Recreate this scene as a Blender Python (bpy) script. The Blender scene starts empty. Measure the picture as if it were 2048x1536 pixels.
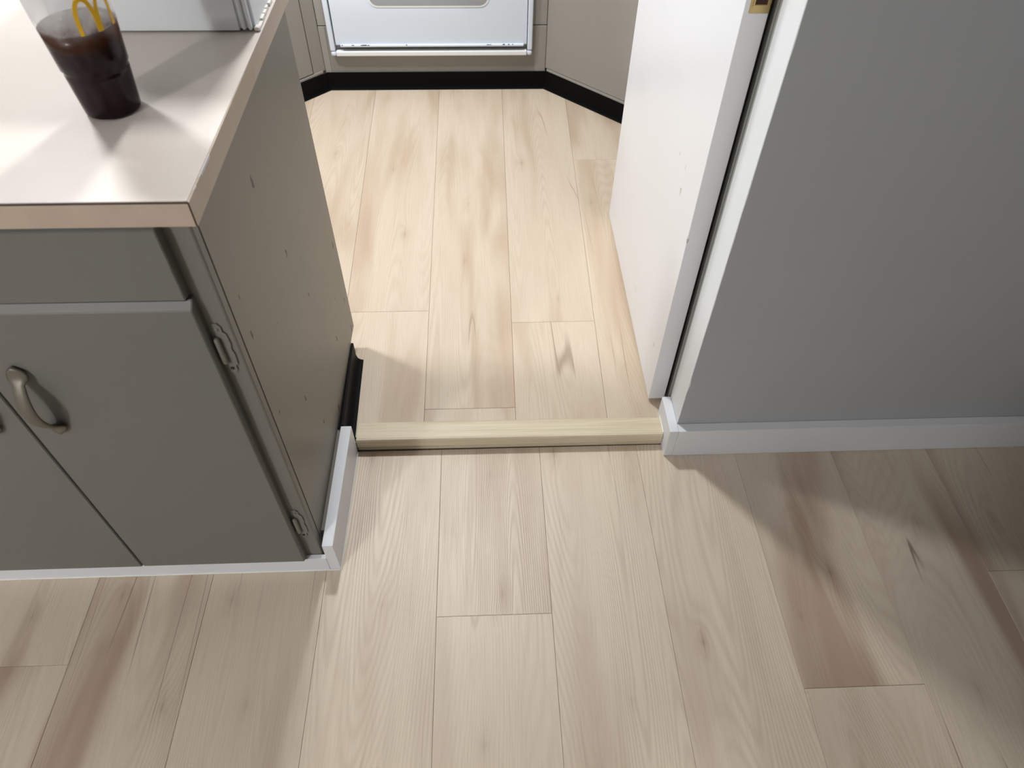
import bpy, bmesh, math, random
from mathutils import Vector, Matrix
random.seed(7)
sc = bpy.context.scene
col = sc.collection
# ------------------------------------------------------------------ camera
cam_d = bpy.data.cameras.new('camera'); cam = bpy.data.objects.new('camera', cam_d); col.objects.link(cam)
Rt = Vector((0.99919256, -0.03839873, 0.01182189)); Up = Vector((0.02133275, 0.75638881, 0.65377433)); Fw = Vector((0.03404605, 0.65299426, -0.75659723))
cam.matrix_world = Matrix(((Rt.x, Up.x, -Fw.x, 0), (Rt.y, Up.y, -Fw.y, 0), (Rt.z, Up.z, -Fw.z, 1.36), (0, 0, 0, 1)))
cam_d.sensor_width = 36; cam_d.lens = 1420 / 2048 * 36; cam_d.clip_start = .02
cam_d.dof.use_dof = True; cam_d.dof.focus_distance = 1.55; cam_d.dof.aperture_fstop = 6.4
sc.camera = cam
# ------------------------------------------------------------------ light
w = bpy.data.worlds.new('world'); sc.world = w; w.use_nodes = True
w.node_tree.nodes['Background'].inputs[0].default_value = (.86, .9, 1, 1); w.node_tree.nodes['Background'].inputs[1].default_value = .02
def lamp(name, loc, watt, colr, rad):
    d = bpy.data.lights.new(name, 'AREA'); d.shape = 'DISK'; d.energy = watt; d.color = colr; d.size = rad * 2   # flush ceiling disc, shines down
    o = bpy.data.objects.new(name, d); o.location = loc; col.objects.link(o); return o
lamp('kitchen_ceiling_lamp', (-.27, 1.94, 2.3), 28, (.99, .99, .985), .09)
lamp('sink_ceiling_lamp', (-1.2, 1.76, 2.3), 33, (.985, .995, 1), .11)
d_ = bpy.data.lights.new('room_globe_lamp', 'POINT'); d_.energy = 106; d_.color = (1, .99, .98); d_.shadow_soft_size = .085
o_ = bpy.data.objects.new('room_globe_lamp', d_); o_.location = (-1.87, -1.7, 2.25); col.objects.link(o_)
vs = sc.view_settings; vs.view_transform = 'Standard'; vs.look = 'None'; vs.gamma = 1; vs.use_curve_mapping = False; vs.exposure = 0.22

# ------------------------------------------------------------------ node helper
class G:
    def __init__(s, name):
        s.m = bpy.data.materials.new(name); s.m.use_nodes = True; s.t = s.m.node_tree; s.n = s.t.nodes; s.bsdf = s.n['Principled BSDF']; s.out = s.n['Material Output']
        s.tc = s.n.new('ShaderNodeTexCoord')
    def put(s, v, sock):
        if v is None: return
        if isinstance(v, (int, float)): sock.default_value = v
        elif isinstance(v, (tuple, list)):
            sock.default_value = tuple(v) + ((1,) if sock.type == 'RGBA' and len(v) == 3 else ())
        else: s.t.links.new(v, sock)
    def math(s, op, a, b=None, c=None, clamp=False):
        n = s.n.new('ShaderNodeMath'); n.operation = op; n.use_clamp = clamp
        for i, v in enumerate((a, b, c)): s.put(v, n.inputs[i])
        return n.outputs[0]
    def vmath(s, op, a, b=None, scale=None):
        n = s.n.new('ShaderNodeVectorMath'); n.operation = op; s.put(a, n.inputs[0]); s.put(b, n.inputs[1])
        if scale is not None: s.put(scale, n.inputs['Scale'])
        return n.outputs['Value'] if op in ('LENGTH', 'DOT_PRODUCT', 'DISTANCE') else n.outputs[0]
    def noise(s, v, scale=1, detail=2, rough=.5, dist=0):
        n = s.n.new('ShaderNodeTexNoise'); s.put(v, n.inputs['Vector']); n.inputs['Scale'].default_value = scale; n.inputs['Detail'].default_value = detail
        n.inputs['Roughness'].default_value = rough; n.inputs['Distortion'].default_value = dist; return n.outputs['Fac']
    def voro(s, v, scale=1, dim='3D'):
        n = s.n.new('ShaderNodeTexVoronoi'); n.voronoi_dimensions = dim; s.put(v, n.inputs['Vector']); n.inputs['Scale'].default_value = scale; return n.outputs['Distance'], n.outputs['Color']
    def mix(s, f, a, b):
        n = s.n.new('ShaderNodeMix'); n.data_type = 'RGBA'; s.put(f, n.inputs[0]); s.put(a, n.inputs[6]); s.put(b, n.inputs[7]); return n.outputs[2]
    def ss(s, x, lo, hi):
        n = s.n.new('ShaderNodeMapRange'); n.interpolation_type = 'SMOOTHSTEP'; s.put(x, n.inputs[0]); s.put(lo, n.inputs[1]); s.put(hi, n.inputs[2]); return n.outputs[0]
    def sep(s, v):
        n = s.n.new('ShaderNodeSeparateXYZ'); s.put(v, n.inputs[0]); return n.outputs
    def comb(s, x, y, z):
        n = s.n.new('ShaderNodeCombineXYZ'); s.put(x, n.inputs[0]); s.put(y, n.inputs[1]); s.put(z, n.inputs[2]); return n.outputs[0]
    def attr(s, name):
        n = s.n.new('ShaderNodeAttribute'); n.attribute_type = 'OBJECT'; n.attribute_name = name; return n.outputs
    def bump(s, h, strength, dist=.001):
        n = s.n.new('ShaderNodeBump'); s.put(h, n.inputs['Height']); n.inputs['Strength'].default_value = strength; n.inputs['Distance'].default_value = dist
        s.t.links.new(n.outputs[0], s.bsdf.inputs['Normal'])
    def set(s, **k):
        for a, v in k.items(): s.put(v, s.bsdf.inputs[a.replace('_', ' ')])

def lin(r, g, b):
    f = lambda c: (c / 255 / 12.92) if c / 255 <= .04045 else ((c / 255 + .055) / 1.055) ** 2.4
    return (f(r), f(g), f(b))

def plain(name, rgb, rough=.5, spec=.4, metal=0, mott=.0, bump=0, bscale=300):
    g = G(name); c = rgb
    if mott:
        n = g.noise(g.tc.outputs['Object'], 14, 4, .6)
        c = g.mix(n, tuple(x * (1 - mott) for x in rgb), tuple(min(1, x * (1 + mott)) for x in rgb))
    g.set(Base_Color=c, Roughness=rough, Metallic=metal); g.bsdf.inputs['Specular IOR Level'].default_value = spec
    if bump: g.bump(g.noise(g.tc.outputs['Object'], bscale, 3), bump, .0005)
    return g.m

def wood_plank(name, base, dark, stain):
    g = G(name); o = g.tc.outputs['Object']; seed = g.attr('seed')[2]
    xyz = g.sep(o); X, Y = xyz[0], xyz[1]
    P0 = g.comb(g.math('ADD', X, g.math('MULTIPLY', seed, 7.31)), g.math('ADD', Y, g.math('MULTIPLY', seed, 3.7)), seed)
    warp = g.math('MULTIPLY', g.math('SUBTRACT', g.noise(g.vmath('MULTIPLY', P0, (9, 2.2, 1)), 1, 2), .5), .020)
    field = g.noise(g.vmath('MULTIPLY', P0, (5.5, .44, 1)), 1, 1.2, .4)
    knots = None; core = None
    for i in (1, 2):
        k = g.attr('knot%d' % i)[1]; ks = g.sep(k)
        dx = g.math('SUBTRACT', X, ks[0]); dy = g.math('SUBTRACT', Y, ks[1])
        dx = g.math('ADD', dx, g.math('MULTIPLY', warp, .25))
        d2 = g.math('ADD', g.math('POWER', g.math('ABSOLUTE', dx), 2), g.math('MULTIPLY', g.math('POWER', g.math('ABSOLUTE', dy), 2), .16))
        h = g.math('MULTIPLY', ks[2], g.math('EXPONENT', g.math('MULTIPLY', d2, -1 / (.016 ** 2))))
        d2c = g.math('ADD', g.math('POWER', g.math('ABSOLUTE', dx), 2), g.math('MULTIPLY', g.math('POWER', g.math('ABSOLUTE', dy), 2), .5))
        c = g.math('MULTIPLY', ks[2], g.math('EXPONENT', g.math('MULTIPLY', d2c, -1 / (.0065 ** 2))))
        crack = g.math('MULTIPLY', ks[2], g.math('EXPONENT', g.math('ADD', g.math('MULTIPLY', g.math('POWER', g.math('ABSOLUTE', dx), 2), -1 / (.0009 ** 2)), g.math('MULTIPLY', g.math('POWER', g.math('ABSOLUTE', dy), 2), -1 / (.035 ** 2)))))
        c = g.math('ADD', g.math('MULTIPLY', c, .55), g.math('MULTIPLY', crack, .9))
        knots = h if knots is None else g.math('ADD', knots, h); core = c if core is None else g.math('ADD', core, c)
    ph = g.math('ADD', g.math('ADD', g.math('MULTIPLY', field, 500), g.math('MULTIPLY', X, 260)), g.math('ADD', g.math('MULTIPLY', knots, 14), g.math('MULTIPLY', warp, 90)))
    ring = g.math('ADD', g.math('MULTIPLY', g.math('SINE', ph), .5), .5)
    ring = g.math('POWER', ring, 1.6)
    fine = g.noise(g.vmath('MULTIPLY', P0, (420, 9, 1)), 1, 3, .6)
    mid = g.noise(g.vmath('MULTIPLY', P0, (70, 2.0, 1)), 1, 2, .5)
    ringmask = g.ss(g.noise(g.vmath('MULTIPLY', P0, (7, 1.3, 1)), 1, 1), .40, .62)
    blot = g.noise(g.vmath('ADD', g.vmath('MULTIPLY', P0, (8, 1.1, 1)), (3, 9, 2)), 1, 2.5, .55, .4)
    stainf = g.math('MULTIPLY', g.ss(blot, .46, .70), g.attr('stain')[2])
    # dark hair-line splits that run along the grain
    rid = g.noise(g.vmath('ADD', g.vmath('MULTIPLY', P0, (9, .42, 1)), (11, 4, 5)), 1, 1.5, .5)
    split = g.math('SUBTRACT', 1, g.ss(g.math('ABSOLUTE', g.math('SUBTRACT', rid, .5)), 0, .0055))
    split = g.math('MULTIPLY', split, g.ss(g.noise(g.vmath('ADD', g.vmath('MULTIPLY', P0, (6, 2.4, 1)), (1, 7, 3)), 1, 1), .52, .66))
    c = g.mix(g.math('MULTIPLY', mid, .55), base, tuple(x * .88 for x in base))
    c = g.mix(g.math('MULTIPLY', g.math('MULTIPLY', ring, g.math('MULTIPLY_ADD', ringmask, .75, .25)), .30), c, dark)
    c = g.mix(g.math('MULTIPLY', g.ss(fine, .42, .75), .26), c, dark)
    c = g.mix(g.math('MULTIPLY', stainf, .72), c, stain)
    c = g.mix(g.math('MULTIPLY', knots, .35, clamp=True), c, stain)
    c = g.mix(g.math('MULTIPLY', split, g.math('MULTIPLY', g.attr('stain')[2], .75), clamp=True), c, tuple(x * .55 for x in stain))
    c = g.mix(g.math('MULTIPLY', core, .42, clamp=True), c, tuple(x * .45 for x in stain))
    tint = g.attr('tint')[2]
    hsv = g.n.new('ShaderNodeHueSaturation'); g.put(tint, hsv.inputs['Value']); g.put(c, hsv.inputs['Color'])
    g.set(Base_Color=hsv.outputs[0], Roughness=g.math('MULTIPLY_ADD', fine, .18, .31)); g.bsdf.inputs['Specular IOR Level'].default_value = .5
    hgt = g.math('ADD', g.math('MULTIPLY', ring, g.math('MULTIPLY_ADD', ringmask, -.5, -.2)), g.math('MULTIPLY', fine, -.5))
    g.bump(hgt, .35, .0006)
    return g.m

def paint(name, rgb, rough=.45, chips=.0, chipcol=(.05, .03, .02), spec=.4, mott=.06, csc=22):
    g = G(name); o = g.tc.outputs['Object']
    n = g.noise(o, 6, 4, .6); br = g.noise(g.vmath('MULTIPLY', o, (260, 260, 10)), 1, 2)
    c = g.mix(n, tuple(x * (1 - mott) for x in rgb), tuple(min(1, x * (1 + mott)) for x in rgb))
    if chips:
        q_ = g.sep(o); v = g.vmath('ADD', g.comb(g.math('ADD', q_[0], q_[1]), g.math('MULTIPLY', q_[2], .45), 0), g.vmath('SCALE', g.comb(g.noise(o, 90, 2), g.noise(o, 97, 2), g.noise(o, 83, 2)), scale=.012))
        d, cc = g.voro(g.vmath('MULTIPLY', v, (1, 1, 0)), csc, '2D'); r = g.sep(cc)
        f = g.math('MULTIPLY', g.math('LESS_THAN', d, g.math('MULTIPLY', r[1], .085)), g.math('GREATER_THAN', r[0], 1 - chips))
        c = g.mix(f, c, chipcol)
    g.set(Base_Color=c, Roughness=g.math('MULTIPLY_ADD', n, .15, rough - .07)); g.bsdf.inputs['Specular IOR Level'].default_value = spec
    g.bump(g.math('ADD', br, g.math('MULTIPLY', n, 2)), .12, .0005)
    return g.m

M = {}
M['wood'] = wood_plank('oak_plank', (.70, .605, .485), (.44, .34, .255), (.37, .255, .185))
M['woodk'] = wood_plank('oak_plank_kitchen', (.60, .51, .40), (.42, .32, .23), (.39, .275, .185))
g = G('oak_nosing'); o = g.tc.outputs['Object']
f1 = g.noise(g.vmath('MULTIPLY', o, (3.5, 120, 120)), 1, 3, .6, .6); f2 = g.noise(g.vmath('MULTIPLY', o, (14, 500, 500)), 1, 2)
c = g.mix(g.ss(f1, .35, .7), (.74, .66, .50), (.62, .53, .385)); c = g.mix(g.math('MULTIPLY', f2, .3), c, (.36, .285, .19))
g.set(Base_Color=c, Roughness=.45); g.bump(f1, .2, .0005); M['nosing'] = g.m
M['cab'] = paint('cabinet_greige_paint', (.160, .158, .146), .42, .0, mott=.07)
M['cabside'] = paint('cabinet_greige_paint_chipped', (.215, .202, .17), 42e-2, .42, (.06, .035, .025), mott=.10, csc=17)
M['cabedge'] = paint('frame_paint_worn', (.185, .178, .156), .45, .22, (.10, .045, .03), mott=.08, csc=40)
M['kitcab'] = paint('kitchen_taupe_paint', (.29, .276, .252), .4, .0, mott=.05)
M['white'] = paint('white_trim_paint', (.73, .752, .79), .35, .0, mott=.02)
M['whitedoor'] = paint('white_door_paint', (.78, .79, .82), .30, .07, (.50, .48, .46), mott=.02, csc=19)
M['wallend'] = paint('wall_end_white_paint', (.72, .75, .77), .5, mott=.04)
M['grey'] = paint('grey_wall_paint', (.42, .438, .458), .6, mott=.03, spec=.25)
M['shell'] = plain('room_paint', (.40, .40, .40), .8, .2)
M['ceil'] = plain('ceiling_paint', (.62, .62, .61), .9, .1)
M['sub'] = plain('subfloor_dark', (.26, .20, .145), .8, .2)
M['black'] = plain('black_vinyl', (.0022, .0023, .0026), .5, .08, mott=.2)
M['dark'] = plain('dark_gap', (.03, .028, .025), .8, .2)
M['jamb'] = plain('jamb_grey_paint', (.30, .31, .29), .5, .4, mott=.1)
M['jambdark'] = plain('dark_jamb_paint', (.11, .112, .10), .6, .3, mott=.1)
M['brass'] = plain('brass', (.62, .47, .22), .35, .5, metal=.85, mott=.1)
M['pewter'] = plain('pewter', (.17, .155, .125), .45, .4, metal=.4, mott=.3)
M['enamel'] = paint('white_enamel', (.68, .75, .85), .2, .0, mott=.01, spec=.5)
M['alu'] = plain('aluminium', (.84, .86, .88), .3, .5, metal=.1)
M['glass'] = plain('grey_oven_glass', (.30, .32, .33), .2, .5)
M['rust'] = plain('rust', (.05, .03, .022), .8, .2, mott=.3)
M['caulk'] = plain('white_caulk', (.85, .85, .83), .4, .4)
M['carton'] = paint('white_carton', (.72, .745, .775), .45, mott=.02)
M['tear'] = plain('torn_carton', (.72, .70, .66), .8, .2, mott=.1)
g = G('laminate_top'); o = g.tc.outputs['Object']
n1 = g.noise(o, 9, 5, .65); n2 = g.noise(o, 420, 2)
c = g.mix(n1, (.57, .512, .465), (.62, .572, .535)); c = g.mix(g.math('MULTIPLY', g.ss(n2, .5, .75), .12), c, (.55, .47, .4))
g.set(Base_Color=c, Roughness=.38); g.bump(n2, .05, .0003); M['lam'] = g.m
g = G('laminate_edge'); o = g.tc.outputs['Object']
n1 = g.noise(o, 25, 4, .6)
g.set(Base_Color=g.mix(n1, (.42, .335, .265), (.54, .44, .355)), Roughness=.4); M['lamedge'] = g.m
M['lidp'] = plain('lid_plastic', (.75, .76, .77), .3, .4)
M['yellow'] = plain('yellow_print', (.80, .46, .01), .4, .4)

# ------------------------------------------------------------------ mesh helpers
def link(name, bm, mat, parent=None, smooth=False, **tags):
    me = bpy.data.meshes.new(name); bmesh.ops.recalc_face_normals(bm, faces=bm.faces[:]); bm.to_mesh(me); bm.free()
    o = bpy.data.objects.new(name, me); col.objects.link(o)
    if isinstance(mat, (list, tuple)):
        for m in mat: me.materials.append(m)
    else: me.materials.append(mat)
    if smooth:
        for p in me.polygons: p.use_smooth = True
    if parent: o.parent = parent
    for k, v in tags.items(): o[k] = v
    return o
def empty(name, loc=(0, 0, 0), **tags):
    o = bpy.data.objects.new(name, None); o.location = loc; col.objects.link(o)
    for k, v in tags.items(): o[k] = v
    return o
def hexa(bm, v8, bev=0, seg=2):
    """v8: 4 bottom (ccw) + 4 top"""
    vs_ = [bm.verts.new(v) for v in v8]
    fs = [bm.faces.new([vs_[i] for i in q]) for q in ((3, 2, 1, 0), (4, 5, 6, 7), (0, 1, 5, 4), (1, 2, 6, 5), (2, 3, 7, 6), (3, 0, 4, 7))]
    if bev:
        es = list({e for f_ in fs for e in f_.edges})
        bmesh.ops.bevel(bm, geom=es, offset=bev, segments=seg, affect='EDGES', profile=.5)
def box(bm, x0, x1, y0, y1, z0, z1, bev=0, seg=2):
    hexa(bm, [(x0, y0, z0), (x1, y0, z0), (x1, y1, z0), (x0, y1, z0), (x0, y0, z1), (x1, y0, z1), (x1, y1, z1), (x0, y1, z1)], bev, seg)
def prism(bm, poly, fa, fb):
    """extrude 2-D polygon between two 3-D placements fa(p), fb(p)"""
    a = [bm.verts.new(fa(p)) for p in poly]; b = [bm.verts.new(fb(p)) for p in poly]
    bm.faces.new(a); bm.faces.new(list(reversed(b)))
    n = len(poly)
    for i in range(n): bm.faces.new((a[i], b[i], b[(i + 1) % n], a[(i + 1) % n]))
def lathe(bm, prof, n=48, c=(0, 0), mat=0):
    rings = []
    for r, z in prof:
        rings.append([bm.verts.new((c[0] + r * math.cos(2 * math.pi * i / n), c[1] + r * math.sin(2 * math.pi * i / n), z)) for i in range(n)] if r > 1e-6 else [bm.verts.new((c[0], c[1], z))])
    for a, b in zip(rings, rings[1:]):
        for i in range(n):
            j = (i + 1) % n
            if len(a) == 1: f_ = bm.faces.new((a[0], b[i], b[j]))
            elif len(b) == 1: f_ = bm.faces.new((a[i], a[j], b[0]))
            else: f_ = bm.faces.new((a[i], a[j], b[j], b[i]))
            f_.material_index = mat
def B(): return bmesh.new()
def mk(name, mat, parent, *a, bev=0, seg=2, **t):
    bm = B(); box(bm, *a, bev=bev, seg=seg); return link(name, bm, mat, parent, **t)
def S(label, cat): return dict(label=label, category=cat, kind='structure')

# ------------------------------------------------------------------ floors
fl_o = mk('floor', M['sub'], None, -3.2, 2.2, -3.0, 1.06, -.06, -.0052, **S('pale oak plank floor of the room in front of the step', 'floor'))
fl_k = mk('floor_kitchen', M['sub'], None, -3.2, 1.6, .98, 3.3, -.005, .0288, **S('pale oak plank floor of the kitchen above the step', 'floor'))
def plank(parent, x0a, x1a, ya, x0b, x1b, yb, ztop, th, mat, seed, stain, tint, k1=(9, 9, 0), k2=(9, 9, 0)):
    cx = (x0a + x1a) / 2; gp = .00022; bm = B()
    v = [(x0a + gp, ya + gp), (x1a - gp, ya + gp), (x1b - gp, yb - gp), (x0b + gp, yb - gp)]
    c = .0006
    inn = [(v[0][0] + c, v[0][1] + c), (v[1][0] - c, v[1][1] + c), (v[2][0] - c, v[2][1] - c), (v[3][0] + c, v[3][1] - c)]
    lo = [bm.verts.new((p[0] - cx, p[1] - ya, ztop - th)) for p in v]; mi = [bm.verts.new((p[0] - cx, p[1] - ya, ztop - .0007)) for p in v]; hi = [bm.verts.new((p[0] - cx, p[1] - ya, ztop)) for p in inn]
    bm.faces.new(lo[::-1]); bm.faces.new(hi)
    for i in range(4):
        j = (i + 1) % 4; bm.faces.new((lo[i], lo[j], mi[j], mi[i])); bm.faces.new((mi[i], mi[j], hi[j], hi[i]))
    o = link('plank', bm, mat, parent); o.location = (cx, ya, 0)
    o['seed'] = seed; o['stain'] = stain; o['tint'] = tint
    o['knot1'] = [k1[0] - cx, k1[1] - ya, float(k1[2])]; o['knot2'] = [k2[0] - cx, k2[1] - ya, float(k2[2])]
    return o
# outer room: seams every 0.2285 m, board ends (y) per row, knots per row (world x, y, strength)
W = .2285; X0 = -.111
rows = {-8: (.1,), -7: (.8,), -6: (.3,), -5: (.75,), -4: (.503,), -3: (-.2,), -2: (-.4,), -1: (-.35,), 0: (.572,), 1: (-.1,), 2: (-.45,), 3: (.412,), 4: (-.3,), 5: (.632,), 6: (.1,), 7: (.5,), 8: (.3,)}
kn = {0: [((.002, .604, .9), (-.02, .335, .5)), ((.02, .615, .7), (0, .9, .4))], 1: [((.15, .955, .9), (.25, .4, .3))] * 2, 2: [((.405, .505, 1), (.46, .90, .25))] * 2,
      3: [((.70, .2, .5), (9, 9, 0)), ((.70, .64, .8), (.61, .55, .5))], -1: [((-.27, .955, .7), (-.22, .6, .35))] * 2, -2: [((-.52, .62, .6), (-.45, .42, .4))] * 2,
      -3: [((-.74, .64, .6), (-.60, .42, .7))] * 2, -4: [((-.9, .60, .7), (-.9, .49, .4))] * 2, 4: [((.93, .75, .5), (.9, .4, .4))] * 2, 5: [((1.1, .75, .5), (1.1, .5, .4))] * 2}
st = {0: (.5, .5), 1: (.45, .45), 2: (.4, .45), 3: (1.0, 1.1), 4: (1.15, 1.15), 5: (1.2, 1.2), -1: (.4, .4), -2: (.9, .9), -3: (1.15, 1.15), -4: (1.15, 1.1)}
for r, ends in rows.items():
    a = X0 + r * W; b = a + W; e = ends[0]
    cuts = [y for y in (e - 1.5, e, e + 1.5) if -1.85 < y < .976]
    ys = [-1.85] + cuts + [.976]
    for i in range(len(ys) - 1):
        near = 1 if ys[i + 1] > .9 else 0
        ks = kn.get(r, [((9, 9, 0), (9, 9, 0))] * 2); ks = ks[min(near, len(ks) - 1)]
        s2 = st.get(r, (.6, .6))
        plank(fl_o, a, b, ys[i], a, b, ys[i + 1], 0, .005, M['wood'], (r * 1.37 + i * .61) % 9.7 + .31, s2[near], {-4: .94, -3: .92, -2: .95, 3: .93, 4: .90, 5: .89, 6: .89}.get(r, 1) + random.uniform(-.02, .02), *ks)  # side rows toned darker as plank colour, on the right also as shade
# kitchen: seams measured at y=1.0 and y=2.7
sk = [(-1.245, -1.31), (-1.023, -1.08), (-.804, -.85), (-.586, -.632), (-.369, -.405), (-.152, -.162), (.064, .078), (.281, .319), (.505, .55), (.73, .785), (.955, 1.02)]
ek = [1.9, 1.2, 2.0, 2.9, 1.412, 1.07, 1.361, 2.145, 1.7, 1.3]
kk = {4: ((-.24, 1.75, .7), (-.30, 2.1, .6)), 5: ((-.06, 1.62, .6), (-.05, 1.9, .5)), 6: ((.13, 2.13, .9), (.2, 1.45, .5)), 7: ((.34, 1.9, .6), (.35, 1.2, .4)), 3: ((-.5, 2.2, .7), (-.45, 1.5, .4))}
for i in range(len(sk) - 1):
    def xs(k, y): return sk[k][0] + (sk[k][1] - sk[k][0]) * (y - 1.0) / 1.7
    e = ek[i]; cuts = sorted(y for y in (e - 1.6, e, e + 1.6) if 1.0 < y < 3.1); ys = [.992] + cuts + [3.2]
    for j in range(len(ys) - 1):
        a, b = ys[j], ys[j + 1]
        plank(fl_k, xs(i, a), xs(i + 1, a), a, xs(i, b), xs(i + 1, b), b, .034, .005, M['woodk'], (i * 2.13 + j * .77) % 8.3 + .5, .95 if i in (4, 5, 7) else .8, 1 + random.uniform(-.04, .03), *kk.get(i, ((9, 9, 0), (9, 9, 0))))
# step nosing
bm = B()
poly = [(.9785, .0005), (.9785, .0085), (.981, .0095), (.981, .0125), (.9765, .0135), (.9750, .016), (.9745, .036), (.977, .0405), (.982, .042), (1.024, .0405), (1.031, .036), (1.031, .0345), (.992, .0345), (.992, .0005)]
prism(bm, poly, lambda p: (-.304, p[0] + .0013, p[1]), lambda p: (.4045, p[0] - .0013, p[1]))
link('trim_1', bm, M['nosing'], None, **S('oak stair nosing strip along the edge of the kitchen step', 'threshold'))

# ------------------------------------------------------------------ room shell (outside the frame, for bounce light)
mk('ceiling', M['ceil'], None, -3.2, 2.2, -3.0, 3.3, 2.5, 2.56, **S('plain white ceiling above both rooms', 'ceiling'))
mk('wall_left', M['shell'], None, -3.25, -3.2, -3.0, 3.3, 0, 2.5, **S('plain wall on the far left side', 'wall'))
mk('wall_front', M['shell'], None, -3.2, 2.2, -3.05, -3.0, 0, 2.5, **S('plain wall behind the photographer', 'wall'))
mk('wall_blocker', M['shell'], None, -.63, 2.2, -.75, -.65, 0, 2.5, **S('added wall stub behind the photographer, shading the right side', 'wall'))  # unseen stub, added to block the room lamp from the right-hand floor
mk('wall_side', M['shell'], None, 2.2, 2.25, -3.0, 1.06, 0, 2.5, **S('plain wall closing the room on the right', 'wall'))
mk('wall_back', M['shell'], None, -3.2, 1.6, 3.3, 3.35, 0, 2.5, **S('plain wall behind the oven cabinets', 'wall'))
mk('wall_kitchen', M['shell'], None, 1.6, 1.65, 1.06, 3.3, 0, 2.5, **S('plain kitchen wall behind the open door', 'wall'))
# dividing wall with white end and grey painted face
wr = mk('wall_right', M['wallend'], None, .4262, 2.2, .9672, 1.046, 0, 2.5, bev=.0015, **S('grey painted wall right of the doorway with white end', 'wall'))
bm = B(); rr = random.Random(3); L = []
z = .07
while z < 2.49:
    L.append((.4268 + rr.uniform(-.0003, .0006) + (.0028 if rr.random() < .05 else 0), z)); z += rr.uniform(.008, .03)
L.append((.4268, 2.495)); poly = L + [(2.195, 2.495), (2.195, .07)]
prism(bm, poly, lambda p: (p[0], .9660, p[1]), lambda p: (p[0], .9674, p[1]))
link('grey_paint', bm, M['grey'], wr, label='flat grey wall paint with a ragged edge')
# door jamb beside the wall end
j = empty('trim_2', (.43, 1.05, .034), **S('grey door jamb strips between white wall end and open door', 'door jamb'))
for n_, m_, a_ in (('jamb_board', 'jamb', (.4300, .4420, 1.0465, 1.0610, .075, 2.06)), ('gap_shade_strip', 'dark', (.4370, .4480, 1.0610, 1.0650, .036, 2.06)), ('stop_strip', 'jamb', (.4295, .4440, 1.0650, 1.0720, .036, 2.06)), ('shadow_strip', 'jambdark', (.4325, .4480, 1.0720, 1.115, .036, 2.06)), ('jamb_board', 'jamb', (.4480, .4600, 1.0465, 1.16, .036, 2.06))):
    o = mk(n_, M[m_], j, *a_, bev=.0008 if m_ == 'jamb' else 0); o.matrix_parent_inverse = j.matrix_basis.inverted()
# baseboards on the right
bb = mk('baseboard_right', M['white'], None, .4262, 2.19, .9425, .9655, .0005, .0915, bev=.0012, **S('white baseboard along the grey wall on the right', 'baseboard'))
rt = mk('return_piece', M['white'], bb, .4055, .4259, .9425, 1.0455, .0005, .092, bev=.0012)
mk('caulk_bead', M['caulk'], bb, .4042, .4062, .979, 1.03, .0, .0435, bev=.0008)

# ------------------------------------------------------------------ open door
d = mk('door_1', M['whitedoor'], None, .3862, .4245, 1.080, 1.822, .044, 2.03, bev=.0012, **S('white painted door standing open with chipped edges', 'door'))
ep = empty('edge_pull', (.4095, 1.0795, .985)); ep.parent = d; ep['label'] = 'brass pull plate set into the door edge'
bm = B(); box(bm, -.0155, .0145, -.0012, .001, -.054, .05, bev=.0006); pl_ = link('plate', bm, M['brass'], ep)
bm = B()
for (a, b, c_, e_) in ((-.0125, -.0095, -.042, .045), (.0085, .0115, -.042, .045), (-.0125, .0115, -.045, -.042), (-.0125, .0115, .042, .045)): box(bm, a, b, -.0026, -.0008, c_, e_, bev=.0004)
link('rim', bm, M['brass'], ep)
bm = B(); box(bm, -.0093, .0083, -.0015, -.0011, -.0415, .0415); link('recess', bm, M['rust'], ep)
bm = B(); lathe(bm, [(0, -.003), (.006, -.0028), (.0068, -.0012), (.007, 0)], 20); bmesh.ops.rotate(bm, verts=bm.verts, matrix=Matrix.Rotation(math.radians(90), 3, 'X'))
bmesh.ops.translate(bm, verts=bm.verts, vec=(.0005, -.0016, -.034)); link('finger_cup', bm, M['brass'], ep, smooth=True)

# ------------------------------------------------------------------ oven wall
oc = empty('oven_cabinet', (-.17, 2.7, .034), label='taupe tall cabinet built around the white wall oven', category='cabinet')
def sub(name, mat, root, *a, bev=.001, **t):
    o = mk(name, mat, root, *a, bev=bev, **t); o.matrix_parent_inverse = root.matrix_basis.inverted(); return o
K = M['kitcab']
sub('side_panel', K, oc, -.583, -.565, 2.672, 3.25, .035, 2.1); sub('side_panel', K, oc, .224, .242, 2.672, 3.25, .035, 2.1); sub('back_panel', K, oc, -.565, .224, 3.23, 3.25, .035, 2.1)
sub('bottom_panel', K, oc, -.583, .242, 2.661, 2.672, .036, .2635); sub('stile', K, oc, -.583, -.535, 2.660, 2.672, .2665, 2.1); sub('stile', K, oc, .178, .242, 2.660, 2.672, .2665, 2.1)
sub('rail', K, oc, -.535, .178, 2.660, 2.672, .96, 2.1); sub('gap_strip', M['dark'], oc, -.58, .24, 2.668, 2.680, .2625, .2675, bev=0)
sub('corner_strip', K, oc, -.583, -.560, 2.6575, 2.661, .096, .2635); sub('corner_strip', K, oc, .205, .242, 2.6575, 2.661, .096, .2635)
ov = empty('wall_oven', (-.18, 2.66, .165), label='white enamel built in wall oven with aluminium bottom trim', category='oven')
XL, XR = -.549, .190
sub('oven_body', M['enamel'], ov, XL + .03, XR - .03, 2.673, 3.15, .205, .94)
sub('frame_side', M['enamel'], ov, XL, XL + .018, 2.640, 2.662, .183, .95, bev=.004); sub('frame_side', M['enamel'], ov, XR - .018, XR, 2.640, 2.662, .183, .95, bev=.004)
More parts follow.
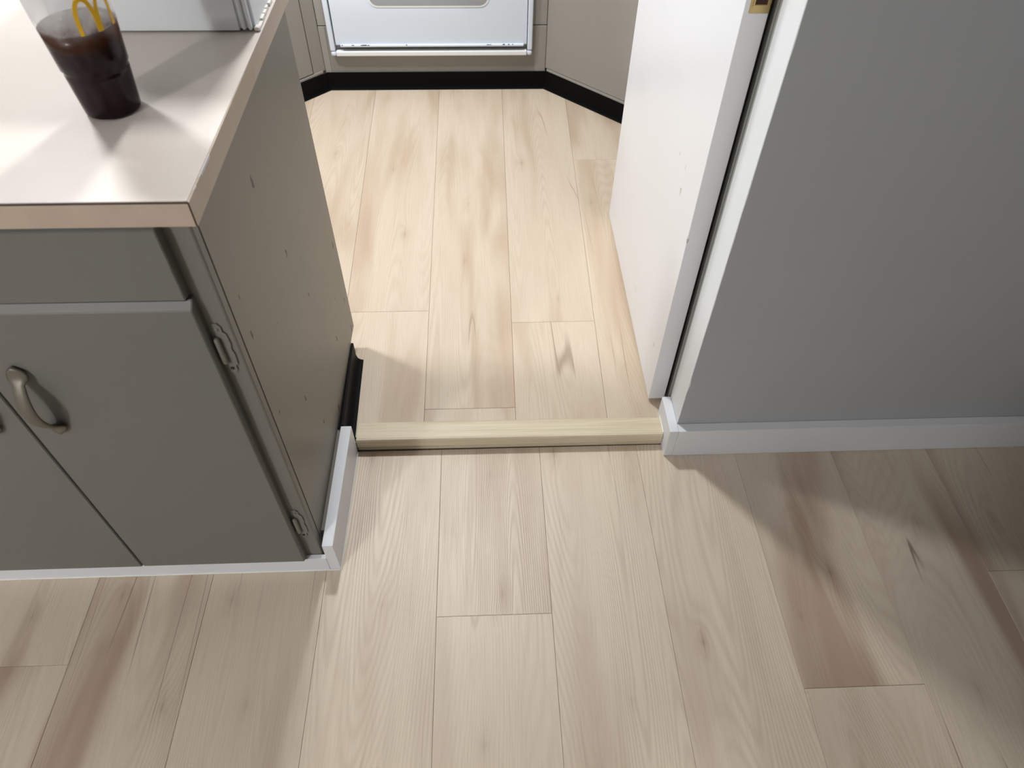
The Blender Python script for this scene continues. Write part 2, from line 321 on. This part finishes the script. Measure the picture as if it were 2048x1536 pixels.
sub('frame_top', M['enamel'], ov, XL + .018, XR - .018, 2.640, 2.672, .935, .95, bev=.003)
sub('corner_cap', M['enamel'], ov, XL + .0005, XL + .019, 2.639, 2.662, .1645, .182, bev=.006); sub('corner_cap', M['enamel'], ov, XR - .019, XR - .0005, 2.639, 2.662, .1645, .182, bev=.006)
sub('bottom_trim', M['alu'], ov, XL + .0195, XR - .0195, 2.638, 2.661, .1645, .183, bev=.004)
sub('vent_slot', M['rust'], ov, XL + .018, XR - .018, 2.662, 2.672, .175, .21, bev=0)
dr = sub('oven_door', M['enamel'], ov, XL + .0225, XR - .0205, 2.645, 2.672, .203, .80, bev=.002)
lip = mk('door_lip', M['enamel'], dr, XL + .04, XR - .032, 2.636, 2.647, .1995, .2065, bev=.0015)
bm = B(); rr = random.Random(5)
for k in range(16):
    x = rr.choice([-.52, -.43, -.28, .03, .1]) + rr.uniform(-.02, .06); x = max(XL + .045, min(XR - .05, x)); wd = rr.uniform(.002, .011)
    box(bm, x, x + wd, 2.6353, 2.637, .2058, .2072 + rr.uniform(0, .0012))
link('rust_spots', bm, M['rust'], dr, kind='stuff')
# rounded window
def rrect(x0, x1, z0, z1, r, n=8):
    P_ = []
    for cx, cz, a0 in ((x1 - r, z0 + r, -90), (x1 - r, z1 - r, 0), (x0 + r, z1 - r, 90), (x0 + r, z0 + r, 180)):
        for i in range(n + 1):
            a = math.radians(a0 + 90 * i / n); P_.append((cx + r * math.cos(a), cz + r * math.sin(a)))
    return P_
bm = B(); prism(bm, rrect(-.392, .035, .333, .62, .035), lambda p: (p[0], 2.6435, p[1]), lambda p: (p[0], 2.647, p[1])); wn = link('window', bm, M['carton'], dr)
bm = B(); prism(bm, rrect(-.385, .028, .340, .613, .03), lambda p: (p[0], 2.6428, p[1]), lambda p: (p[0], 2.645, p[1])); link('pane', bm, M['glass'], wn)
# diagonal corner cabinets
def diag(root, name, mat, p, q, t0, t1, z0, z1, bev=.001, side=1):
    """slab from p to q (xy), thickness t0..t1 away from the room"""
    p = Vector(p); q = Vector(q); n = Vector((-(q - p).y, (q - p).x)).normalized() * side
    a, b, c_, e_ = p + n * t0, q + n * t0, q + n * t1, p + n * t1
    bm = B(); hexa(bm, [(*a, z0), (*b, z0), (*c_, z0), (*e_, z0), (*a, z1), (*b, z1), (*c_, z1), (*e_, z1)], bev)
    o = link(name, bm, mat, root); o.matrix_parent_inverse = root.matrix_basis.inverted(); return o
cr = empty('corner_cabinet', (.5, 2.5, .034), label='taupe diagonal corner cabinet between the oven and the open door', category='cabinet')
diag(cr, 'panel', K, (.243, 2.658), (.90, 2.005), 0, .02, .110, 2.1, side=1)
diag(cr, 'bottom_lip', K, (.247, 2.650), (.90, 1.999), 0, .006, .1005, .1085, side=1)
diag(cr, 'toe_board', K, (.255, 2.672), (.90, 2.027), 0, .02, .035, .109, side=1)
cl = empty('corner_cabinet', (-.9, 2.5, .034), label='taupe diagonal corner cabinet left of the oven', category='cabinet')
diag(cl, 'stile', K, (-.6205, 2.6205), (-.584, 2.657), 0, .02, .106, 2.1, side=1)
diag(cl, 'cabinet_door', K, (-1.2, 2.037), (-.622, 2.6165), 0, .02, .112, 2.1, side=1)
diag(cl, 'bottom_lip', K, (-1.2, 2.037), (-.590, 2.646), 0, .006, .0995, .1085, side=1)
diag(cl, 'toe_board', K, (-1.2, 2.06), (-.60, 2.66), 0, .02, .035, .109, side=1)
# black cove base along the kitchen end, mitred at the corners
def cove(pts, z0, h, flare, th, bk=0):
    """profile swept along xy polyline; wall side on the left of travel"""
    prof = [(bk, z0 + h), (-th, z0 + h - .001), (-th, z0 + .022), (-th - .003, z0 + .010), (-th - flare * .55, z0 + .0045), (-th - flare, z0 + .0025), (-th - flare, z0 + .0003), (bk, z0 + .0003)]
    bm = B(); rings = []
    P_ = [Vector(p) for p in pts]
    for i, p in enumerate(P_):
        ds = []
        if i > 0: ds.append((p - P_[i - 1]).normalized())
        if i < len(P_) - 1: ds.append((P_[i + 1] - p).normalized())
        ns = [Vector((-d_.y, d_.x)) for d_ in ds]
        m_ = sum(ns, Vector((0, 0))).normalized(); m_ /= m_.dot(ns[0])
        rings.append([bm.verts.new((p.x + m_.x * a, p.y + m_.y * a, z)) for a, z in prof])
    n = len(prof)
    for a, b in zip(rings, rings[1:]):
        for i in range(n): bm.faces.new((a[i], b[i], b[(i + 1) % n], a[(i + 1) % n]))
    bm.faces.new(rings[0]); bm.faces.new(rings[-1][::-1])
    return bm
bm = cove([(-1.15, 2.085), (-.578, 2.6565), (.243, 2.6565), (.87, 2.0295)], .034, .064, .010, .0035)
link('baseboard_kitchen', bm, M['black'], None, **S('black vinyl cove base below the oven and corner cabinets', 'baseboard'))

# ------------------------------------------------------------------ peninsula cabinet
pc = empty('base_cabinet', (-.7, .95, 0), label='worn greige base cabinet under the beige countertop', category='cabinet')
def padd(name, bm, mat, **k):
    o = link(name, bm, mat, pc, **k); o.matrix_parent_inverse = pc.matrix_basis.inverted(); return o
def pbox(name, mat, *a, bev=.001, **k):
    bm = B(); box(bm, *a, bev=bev); return padd(name, bm, mat, **k)
def px(y): return -.3400 + (y - .709) * (.0060 / .584)
bm = B()
poly = [(.7095, .012), (.972, .012), (.972, .038), (1.235, .038), (1.235, .1), (1.293, .1), (1.293, .8795), (.7095, .8795)]
prism(bm, poly, lambda p: (px(p[0]), p[0], p[1]), lambda p: (px(p[0]) - .018, p[0], p[1])); padd('side_panel', bm, M['cabside'], label='greige side panel with chipped brown spots')
FY = .690
bm = B(); prism(bm, [(-.3405, .722), (-.3335, .722), (-.3310, .974), (-.3375, .974)], lambda p: (p[0], p[1], .002), lambda p: (p[0], p[1], .088)); padd('base_filler', bm, M['cabside'])
pbox('frame_stile', M['cabedge'], -.400, -.3404, FY, .7093, .028, .8795, bev=.003)
pbox('frame_stile', M['cab'], -.71, -.665, FY, .709, .075, .73); pbox('frame_rail', M['cab'], -1.55, -.4005, FY + .0005, .709, .84, .8795); pbox('frame_rail', M['cab'], -1.55, -.4005, FY + .0005, .709, .73, .77); pbox('frame_rail', M['cab'], -1.55, -.4005, FY + .0005, .709, .03, .075)
pbox('frame_stile', M['cab'], -1.55, -.98, FY + .0002, .709, .075, .84)
pbox('back_panel', M['cab'], -1.55, -.353, 1.275, 1.293, .1, .8795); pbox('toe_board', M['cab'], -1.55, -.362, 1.215, 1.233, .036, .1); pbox('end_panel', M['cab'], -1.568, -1.5505, .69, 1.293, .04, .8795); pbox('shelf', M['cab'], -1.55, -.372, .71, 1.21, .08, .098)
def front(x0, x1, z0, z1, ch, mat, name, yf=.672):
    """lipped front: chamfered around the face"""
    bm = B(); yb = FY - .0006
    inn = [(x0 + ch * .08, z0 + ch * .2), (x1 - ch * .2, z0 + ch * .2), (x1 - ch * .2, z1 - ch), (x0 + ch * .08, z1 - ch)]
    mid = [(x0, z0), (x1, z0), (x1, z1), (x0, z1)]
    a = [bm.verts.new((p[0], yb, p[1])) for p in mid]; b = [bm.verts.new((p[0], yf + .0075, p[1])) for p in mid]; c_ = [bm.verts.new((p[0], yf, p[1])) for p in inn]
    bm.faces.new(a[::-1]); bm.faces.new(c_)
    for i in range(4):
        k = (i + 1) % 4; bm.faces.new((a[i], a[k], b[k], b[i])); bm.faces.new((b[i], b[k], c_[k], c_[i]))
    bmesh.ops.bevel(bm, geom=[e for e in bm.edges if all(abs(v.co.y - yb) > 1e-5 for v in e.verts)], offset=.0009, segments=2, affect='EDGES')
    return padd(name, bm, mat)
front(-1.03, -.3735, .7525, .864, .004, M['cab'], 'drawer_front')
pbox('gap_shade_strip', M['dark'], -1.03, -.3775, .6775, .6898, .7478, .7523, bev=0); pbox('gap_shade_strip', M['dark'], -1.03, -.388, .681, .6898, .8642, .8790, bev=0)  # dark fill strips: shade above the doors and under the counter, as colour
dR = front(-.6876, -.3705, .0515, .7475, .012, M['cab'], 'cabinet_door'); dL = front(-1.005, -.6890, .0500, .7475, .012, M['cab'], 'cabinet_door')
# bow handle: sweep with varying section
def handle(x, z0, z1, y, parent):
    bm = B(); n = 28; rings = []
    for i in range(n + 1):
        t = i / n; z = z1 + (z0 - z1) * t
        u = (t - .12) / .76
        if 0 <= u <= 1: off = .0045 + .026 * math.sin(math.pi * u) ** .8
        else: off = .0045
        # width: petal feet, narrow necks, wide middle
        if t < .16: wd = .004 + .011 * math.sin(math.pi * min(1, t / .16) * .62 + .15)
        elif t > .84: wd = .004 + .011 * math.sin(math.pi * min(1, (1 - t) / .16) * .62 + .15)
        else:
            wd = .0085 + .0030 * math.sin(math.pi * (t - .16) / .68)
        th = .0038 if .12 < t < .88 else .0035
        if t in (0, 1): wd = .002; 
        ring = []
        for k in range(10):
            a = 2 * math.pi * k / 10; ring.append(bm.verts.new((x + wd * math.cos(a), y - off + th * math.sin(a), z)))
        rings.append(ring)
    for a, b in zip(rings, rings[1:]):
        for k in range(10): bm.faces.new((a[k], a[(k + 1) % 10], b[(k + 1) % 10], b[k]))
    bm.faces.new(rings[0]); bm.faces.new(rings[-1][::-1])
    o = link('handle', bm, M['pewter'], parent, smooth=True, label='pewter bow handle'); return o
handle(-.6415, .4965, .6420, .672, dR); handle(-.7365, .4965, .6420, .672, dL)
# butterfly style cabinet hinges painted over
def hinge(xc, z0, z1, parent):
    zm = (z0 + z1) / 2; hh = (z1 - z0) / 2
    h = bpy.data.objects.new('hinge', None); col.objects.link(h); h.parent = parent
    bm = B(); half = [(-.005, -1), (.002, -1.0), (.006, -.86), (.0055, -.70), (.0095, -.60), (.0105, -.2), (.0085, 0), (.0105, .2), (.0095, .60), (.0055, .70), (.006, .86), (.002, 1), (-.005, 1), (-.0065, .8), (-.005, .62), (-.005, -.62), (-.0065, -.8)]
    prism(bm, [(xc + a, zm + b * hh) for a, b in half], lambda p: (p[0], FY - .0022, p[1]), lambda p: (p[0], FY + .0003, p[1]))
    link('leaf', bm, M['cabedge'], h)
    bm = B(); lathe(bm, [(0, zm - hh * .52), (.003, zm - hh * .50), (.0042, zm - hh * .46), (.0042, zm + hh * .46), (.003, zm + hh * .5), (0, zm + hh * .52)], 14, (xc - .0045, FY - .0052))
    link('barrel', bm, M['cabedge'], h, smooth=True)
    for s in (-1, 1):
        bm = B(); lathe(bm, [(.0028, 0), (.0028, .001), (.0018, .0018), (0, .002)], 12); bmesh.ops.rotate(bm, verts=bm.verts, matrix=Matrix.Rotation(math.radians(90), 3, 'X')); bmesh.ops.translate(bm, verts=bm.verts, vec=(xc - .0005, FY - .002, zm + s * hh * .78))
        link('screw', bm, M['rust'] if s < 0 else M['cabedge'], h)
    return h
for z0, z1 in ((.600, .697), (.122, .222)):
    h = hinge(-.3595, z0, z1, pc); h.matrix_parent_inverse = pc.matrix_basis.inverted()
# white boards at the foot of the cabinet
bf = empty('baseboard_front', (-.9, .684, 0), **S('low white baseboard strip below the greige cabinet doors', 'baseboard'))
sub('strip', M['white'], bf, -1.56, -.3315, .6795, .6893, .0005, .0490, bev=.0008); pass
sub('caulk_bead', M['caulk'], bf, -1.56, -.311, .6772, .6797, 0, .0030, bev=.0008)
bs = empty('baseboard_left', (-.32, .83, 0), **S('white baseboard piece standing along the cabinet side panel', 'baseboard'))
bm = B(); hexa(bm, [(-.3315, .6800, .0005), (-.3098, .6800, .0005), (-.3055, .9755, .0005), (-.3290, .9755, .0005), (-.3315, .6800, .0985), (-.3098, .6800, .0985), (-.3055, .9755, .0985), (-.3290, .9755, .0985)], .0012)
o = link('board', bm, M['white'], bs); o.matrix_parent_inverse = bs.matrix_basis.inverted()
bm = B(); hexa(bm, [(-.311, .679, 0), (-.3080, .679, 0), (-.3035, .9735, 0), (-.307, .9735, 0), (-.311, .679, .003), (-.309, .679, .003), (-.305, .9735, .003), (-.307, .9735, .003)]); o = link('caulk_bead', bm, M['caulk'], bs); o.matrix_parent_inverse = bs.matrix_basis.inverted()
bm = cove([(-.3275, .9785), (-.3325, 1.2335)], .0345, .064, .016, .0035, .0012)
link('baseboard_cabinet', bm, M['black'], None, **S('short black vinyl cove base at the far end of the cabinet side', 'baseboard'))

# ------------------------------------------------------------------ countertop
ct = empty('countertop', (-.9, .95, .88), label='beige laminate countertop on the greige base cabinet', category='countertop')
sub('core', M['lamedge'], ct, -1.62, -.3165, .6545, 1.335, .8803, .9095, bev=0)
sub('laminate_sheet', M['lam'], ct, -1.62, -.3160, .6535, 1.336, .9100, .9120, bev=.0006)
sub('front_edge_band', M['lamedge'], ct, -1.62, -.3150, .6515, .6542, .8800, .9096, bev=.0006); sub('laminate_core_line', M['rust'], ct, -1.62, -.3146, .6513, .6545, .9097, .9109, bev=0); sub('corner_joint', M['rust'], ct, -.3151, -.3143, .65135, .6535, .8803, .9096, bev=0)
bm = B(); hexa(bm, [(-.3162, .6545, .88), (-.3135, .6518, .88), (-.3185, 1.336, .88), (-.3212, 1.336, .88), (-.3162, .6545, .9112), (-.3135, .6518, .9112), (-.3185, 1.336, .9112), (-.3212, 1.336, .9112)], .0005)
o = link('side_edge_band', bm, M['lamedge'], ct); o.matrix_parent_inverse = ct.matrix_basis.inverted()
bm = B(); box(bm, -.3146, -.3139, .700, .745, .9085, .9118); box(bm, -.3143, -.3137, .675, .684, .9095, .9117); o = link('edge_chips', bm, M['white'], ct, label='pale chips along the edge band'); o.matrix_parent_inverse = ct.matrix_basis.inverted()

# ------------------------------------------------------------------ white box on the counter
bx = empty('white_box', (-.46, 1.25, .912), label='white glossy cardboard box at the back of the countertop', category='box')
sub('body', M['carton'], bx, -.605, -.330, 1.071, 1.42, .9150, 1.24, bev=.003)
sub('front_panel', M['carton'], bx, -.606, -.3455, 1.0675, 1.0715, .9145, 1.235, bev=.001)
sub('corner_fold', M['carton'], bx, -.3420, -.3355, 1.066, 1.0725, .9150, 1.235, bev=.003); sub('corner_fold', M['carton'], bx, -.3330, -.3275, 1.0665, 1.074, .9145, 1.238, bev=.0026)
sub('side_panel', M['carton'], bx, -.3300, -.3235, 1.074, 1.42, .9135, 1.24, bev=.002)
bm = B(); rr = random.Random(2)
box(bm, -.3262, -.3175, 1.068, 1.0795, .9122, .9190, bev=.003)
y = 1.081
while y < 1.32:
    l_ = rr.uniform(.006, .02); box(bm, -.3240, -.3215 + rr.uniform(0, .003), y, y + l_, .9122, .9150 + rr.uniform(0, .004), bev=.0007); y += l_ + rr.uniform(.001, .008)
o = link('torn_edge', bm, M['tear'], bx); o.matrix_parent_inverse = bx.matrix_basis.inverted()

# ------------------------------------------------------------------ drink cup
CX, CY, CZ = -.4548, .851, .9122
g = G('cup_plastic'); o = g.tc.outputs['Object']; Z = g.sep(o)[2]
tr = g.n.new('ShaderNodeBsdfTransparent'); gl = g.n.new('ShaderNodeBsdfGlossy'); gl.inputs['Roughness'].default_value = .22; gl.inputs['Color'].default_value = (.9, .9, .9, 1)
df = g.n.new('ShaderNodeBsdfDiffuse'); df.inputs['Color'].default_value = (.80, .81, .82, 1); tl = g.n.new('ShaderNodeBsdfTranslucent'); tl.inputs['Color'].default_value = (.80, .81, .82, 1)
def mixsh(f, a, b):
    n = g.n.new('ShaderNodeMixShader'); g.put(f, n.inputs[0]); g.t.links.new(a, n.inputs[1]); g.t.links.new(b, n.inputs[2]); return n.outputs[0]
fog = mixsh(.5, df.outputs[0], tl.outputs[0])
wob = g.math('MULTIPLY', g.math('SUBTRACT', g.noise(o, 45, 3), .5), .03)
fogf = g.math('MULTIPLY_ADD', g.ss(g.math('ADD', Z, wob), .090, .125), .66, .003)
dd, dc = g.voro(o, 110)
drop = g.math('MULTIPLY', g.math('LESS_THAN', dd, .28), g.math('GREATER_THAN', g.sep(dc)[0], .72))
fogf = g.math('MAXIMUM', fogf, g.math('MULTIPLY', drop, .02))
shd = mixsh(fogf, tr.outputs[0], fog); shd = mixsh(.014, shd, gl.outputs[0])
g.t.links.new(shd, g.out.inputs['Surface']); bpn = g.n.new('ShaderNodeBump'); bpn.inputs['Strength'].default_value = .4; bpn.inputs['Distance'].default_value = .001; g.t.links.new(g.noise(o, 160, 2), bpn.inputs['Height']); g.t.links.new(bpn.outputs[0], gl.inputs['Normal'])
M['cup'] = g.m
g = G('cola'); o = g.tc.outputs['Object']; Z = g.sep(o)[2]
n = g.noise(o, 70, 3, .6)
c = g.mix(g.ss(g.math('ADD', Z, g.math('MULTIPLY', n, .02)), .085, .112), (.0085, .0008, .0016), (.060, .018, .005))
g.set(Base_Color=c, Roughness=.16); g.bsdf.inputs['Specular IOR Level'].default_value = .10; g.bump(n, .15, .001); M['cola'] = g.m
g = G('ice'); g.set(Base_Color=(.55, .42, .34), Roughness=.15); g.bsdf.inputs['Transmission Weight'].default_value = .6; g.bsdf.inputs['IOR'].default_value = 1.31; M['ice'] = g.m
cup = empty('drink_cup', (CX, CY, CZ), label='clear plastic cup of iced cola with yellow arches print on the countertop', category='cup')
def rad(z):  # outer radius above the cup base
    P_ = [(0, .0318), (.004, .0332), (.050, .0372), (.0525, .0366), (.0555, .0372), (.058, .0388), (.103, .0424), (.15, .0455), (.19, .048)]
    for (a, ra), (b, rb) in zip(P_, P_[1:]):
        if a <= z <= b: return ra + (rb - ra) * (z - a) / (b - a)
    return P_[-1][1]
zs = [0, .002, .004, .02, .035, .048, .050, .0525, .0555, .058, .07, .085, .103, .12, .15, .175, .19]
bm = B(); lathe(bm, [(0, .0015)] + [(rad(z), z) for z in zs] + [(rad(.19) + .002, .191), (rad(.19) + .002, .194), (rad(.19) - .0008, .194)], 64); link('cup_wall', bm, M['cup'], cup, smooth=True)
bm = B(); zl = [.0025, .004, .02, .035, .048, .050, .0525, .0555, .058, .07, .085, .103]
lathe(bm, [(0, .0025)] + [(rad(z) - .0007, z) for z in zl] + [(rad(.103) - .004, .1025), (0, .1025)], 64); link('cola', bm, M['cola'], cup, smooth=True, label='dark brown cola')
bm = B(); lathe(bm, [(0, .2035), (.040, .2035), (.044, .2005), (.0478, .1945), (.0505, .1945), (.0505, .1905), (.0492, .1905)], 48); link('lid', bm, M['lidp'], cup, smooth=True)
# two-arch print wrapped on the cup
def arches(a0, a1, zb, zt):
    """each arch: two curved legs; a = angle round the cup axis"""
    objs = []
    for k in range(2):
        L0 = a0 + (a1 - a0) * k / 2; L1 = a0 + (a1 - a0) * (k + 1) / 2; mid_ = (L0 + L1) / 2; hw = (L1 - L0) / 2
        outer, inner = [], []; N_ = 30
        for i in range(N_ + 1):
            t = math.pi * i / N_; cx = -math.cos(t); hz = max(0, math.sin(t)) ** .62
            outer.append((mid_ + hw * 1.07 * cx, zb + (zt - zb) * hz)); inner.append((mid_ + hw * .70 * cx, zb + (zt - zb - .005) * max(0, math.sin(t)) ** .66))
        bm = B(); A_, B_ = [], []
        for (aa, az), (ba, bz) in zip(outer, inner):
            quad = []
            for off in (.0003, .0009):
                for an, zz in ((aa, az), (ba, bz)):
                    r = rad(zz) + off; quad.append(bm.verts.new((r * math.cos(an), r * math.sin(an), zz)))
            A_.append(quad)
        for p, q in zip(A_, A_[1:]):
            bm.faces.new((p[2], p[3], q[3], q[2])); bm.faces.new((p[0], q[0], q[1], p[1])); bm.faces.new((p[0], p[2], q[2], q[0])); bm.faces.new((p[1], q[1], q[3], p[3]))
        bmesh.ops.remove_doubles(bm, verts=bm.verts, dist=1e-6)
        objs.append(link('arch_print', bm, M['yellow'], cup, label='yellow arch of the printed emblem'))
arches(math.radians(-63), math.radians(-4), .103, .142)
# ice
rr = random.Random(11)
for k in range(9):
    a = rr.uniform(0, 6.28); r = rr.uniform(.008, .026); bm = B(); s = rr.uniform(.006, .0085); box(bm, -s, s, -s, s, -s * .8, s * .8, bev=s * .35, seg=2)
    o = link('ice_cube', bm, M['ice'], None, smooth=True, label='clear ice cube floating at the top of the cola cup', category='ice cube', group='ice cubes in the cola')
    o.location = (CX + r * math.cos(a), CY + r * math.sin(a), CZ + .103 + rr.uniform(-.002, .003)); o.rotation_euler = (rr.uniform(-.6, .6), rr.uniform(-.6, .6), a)
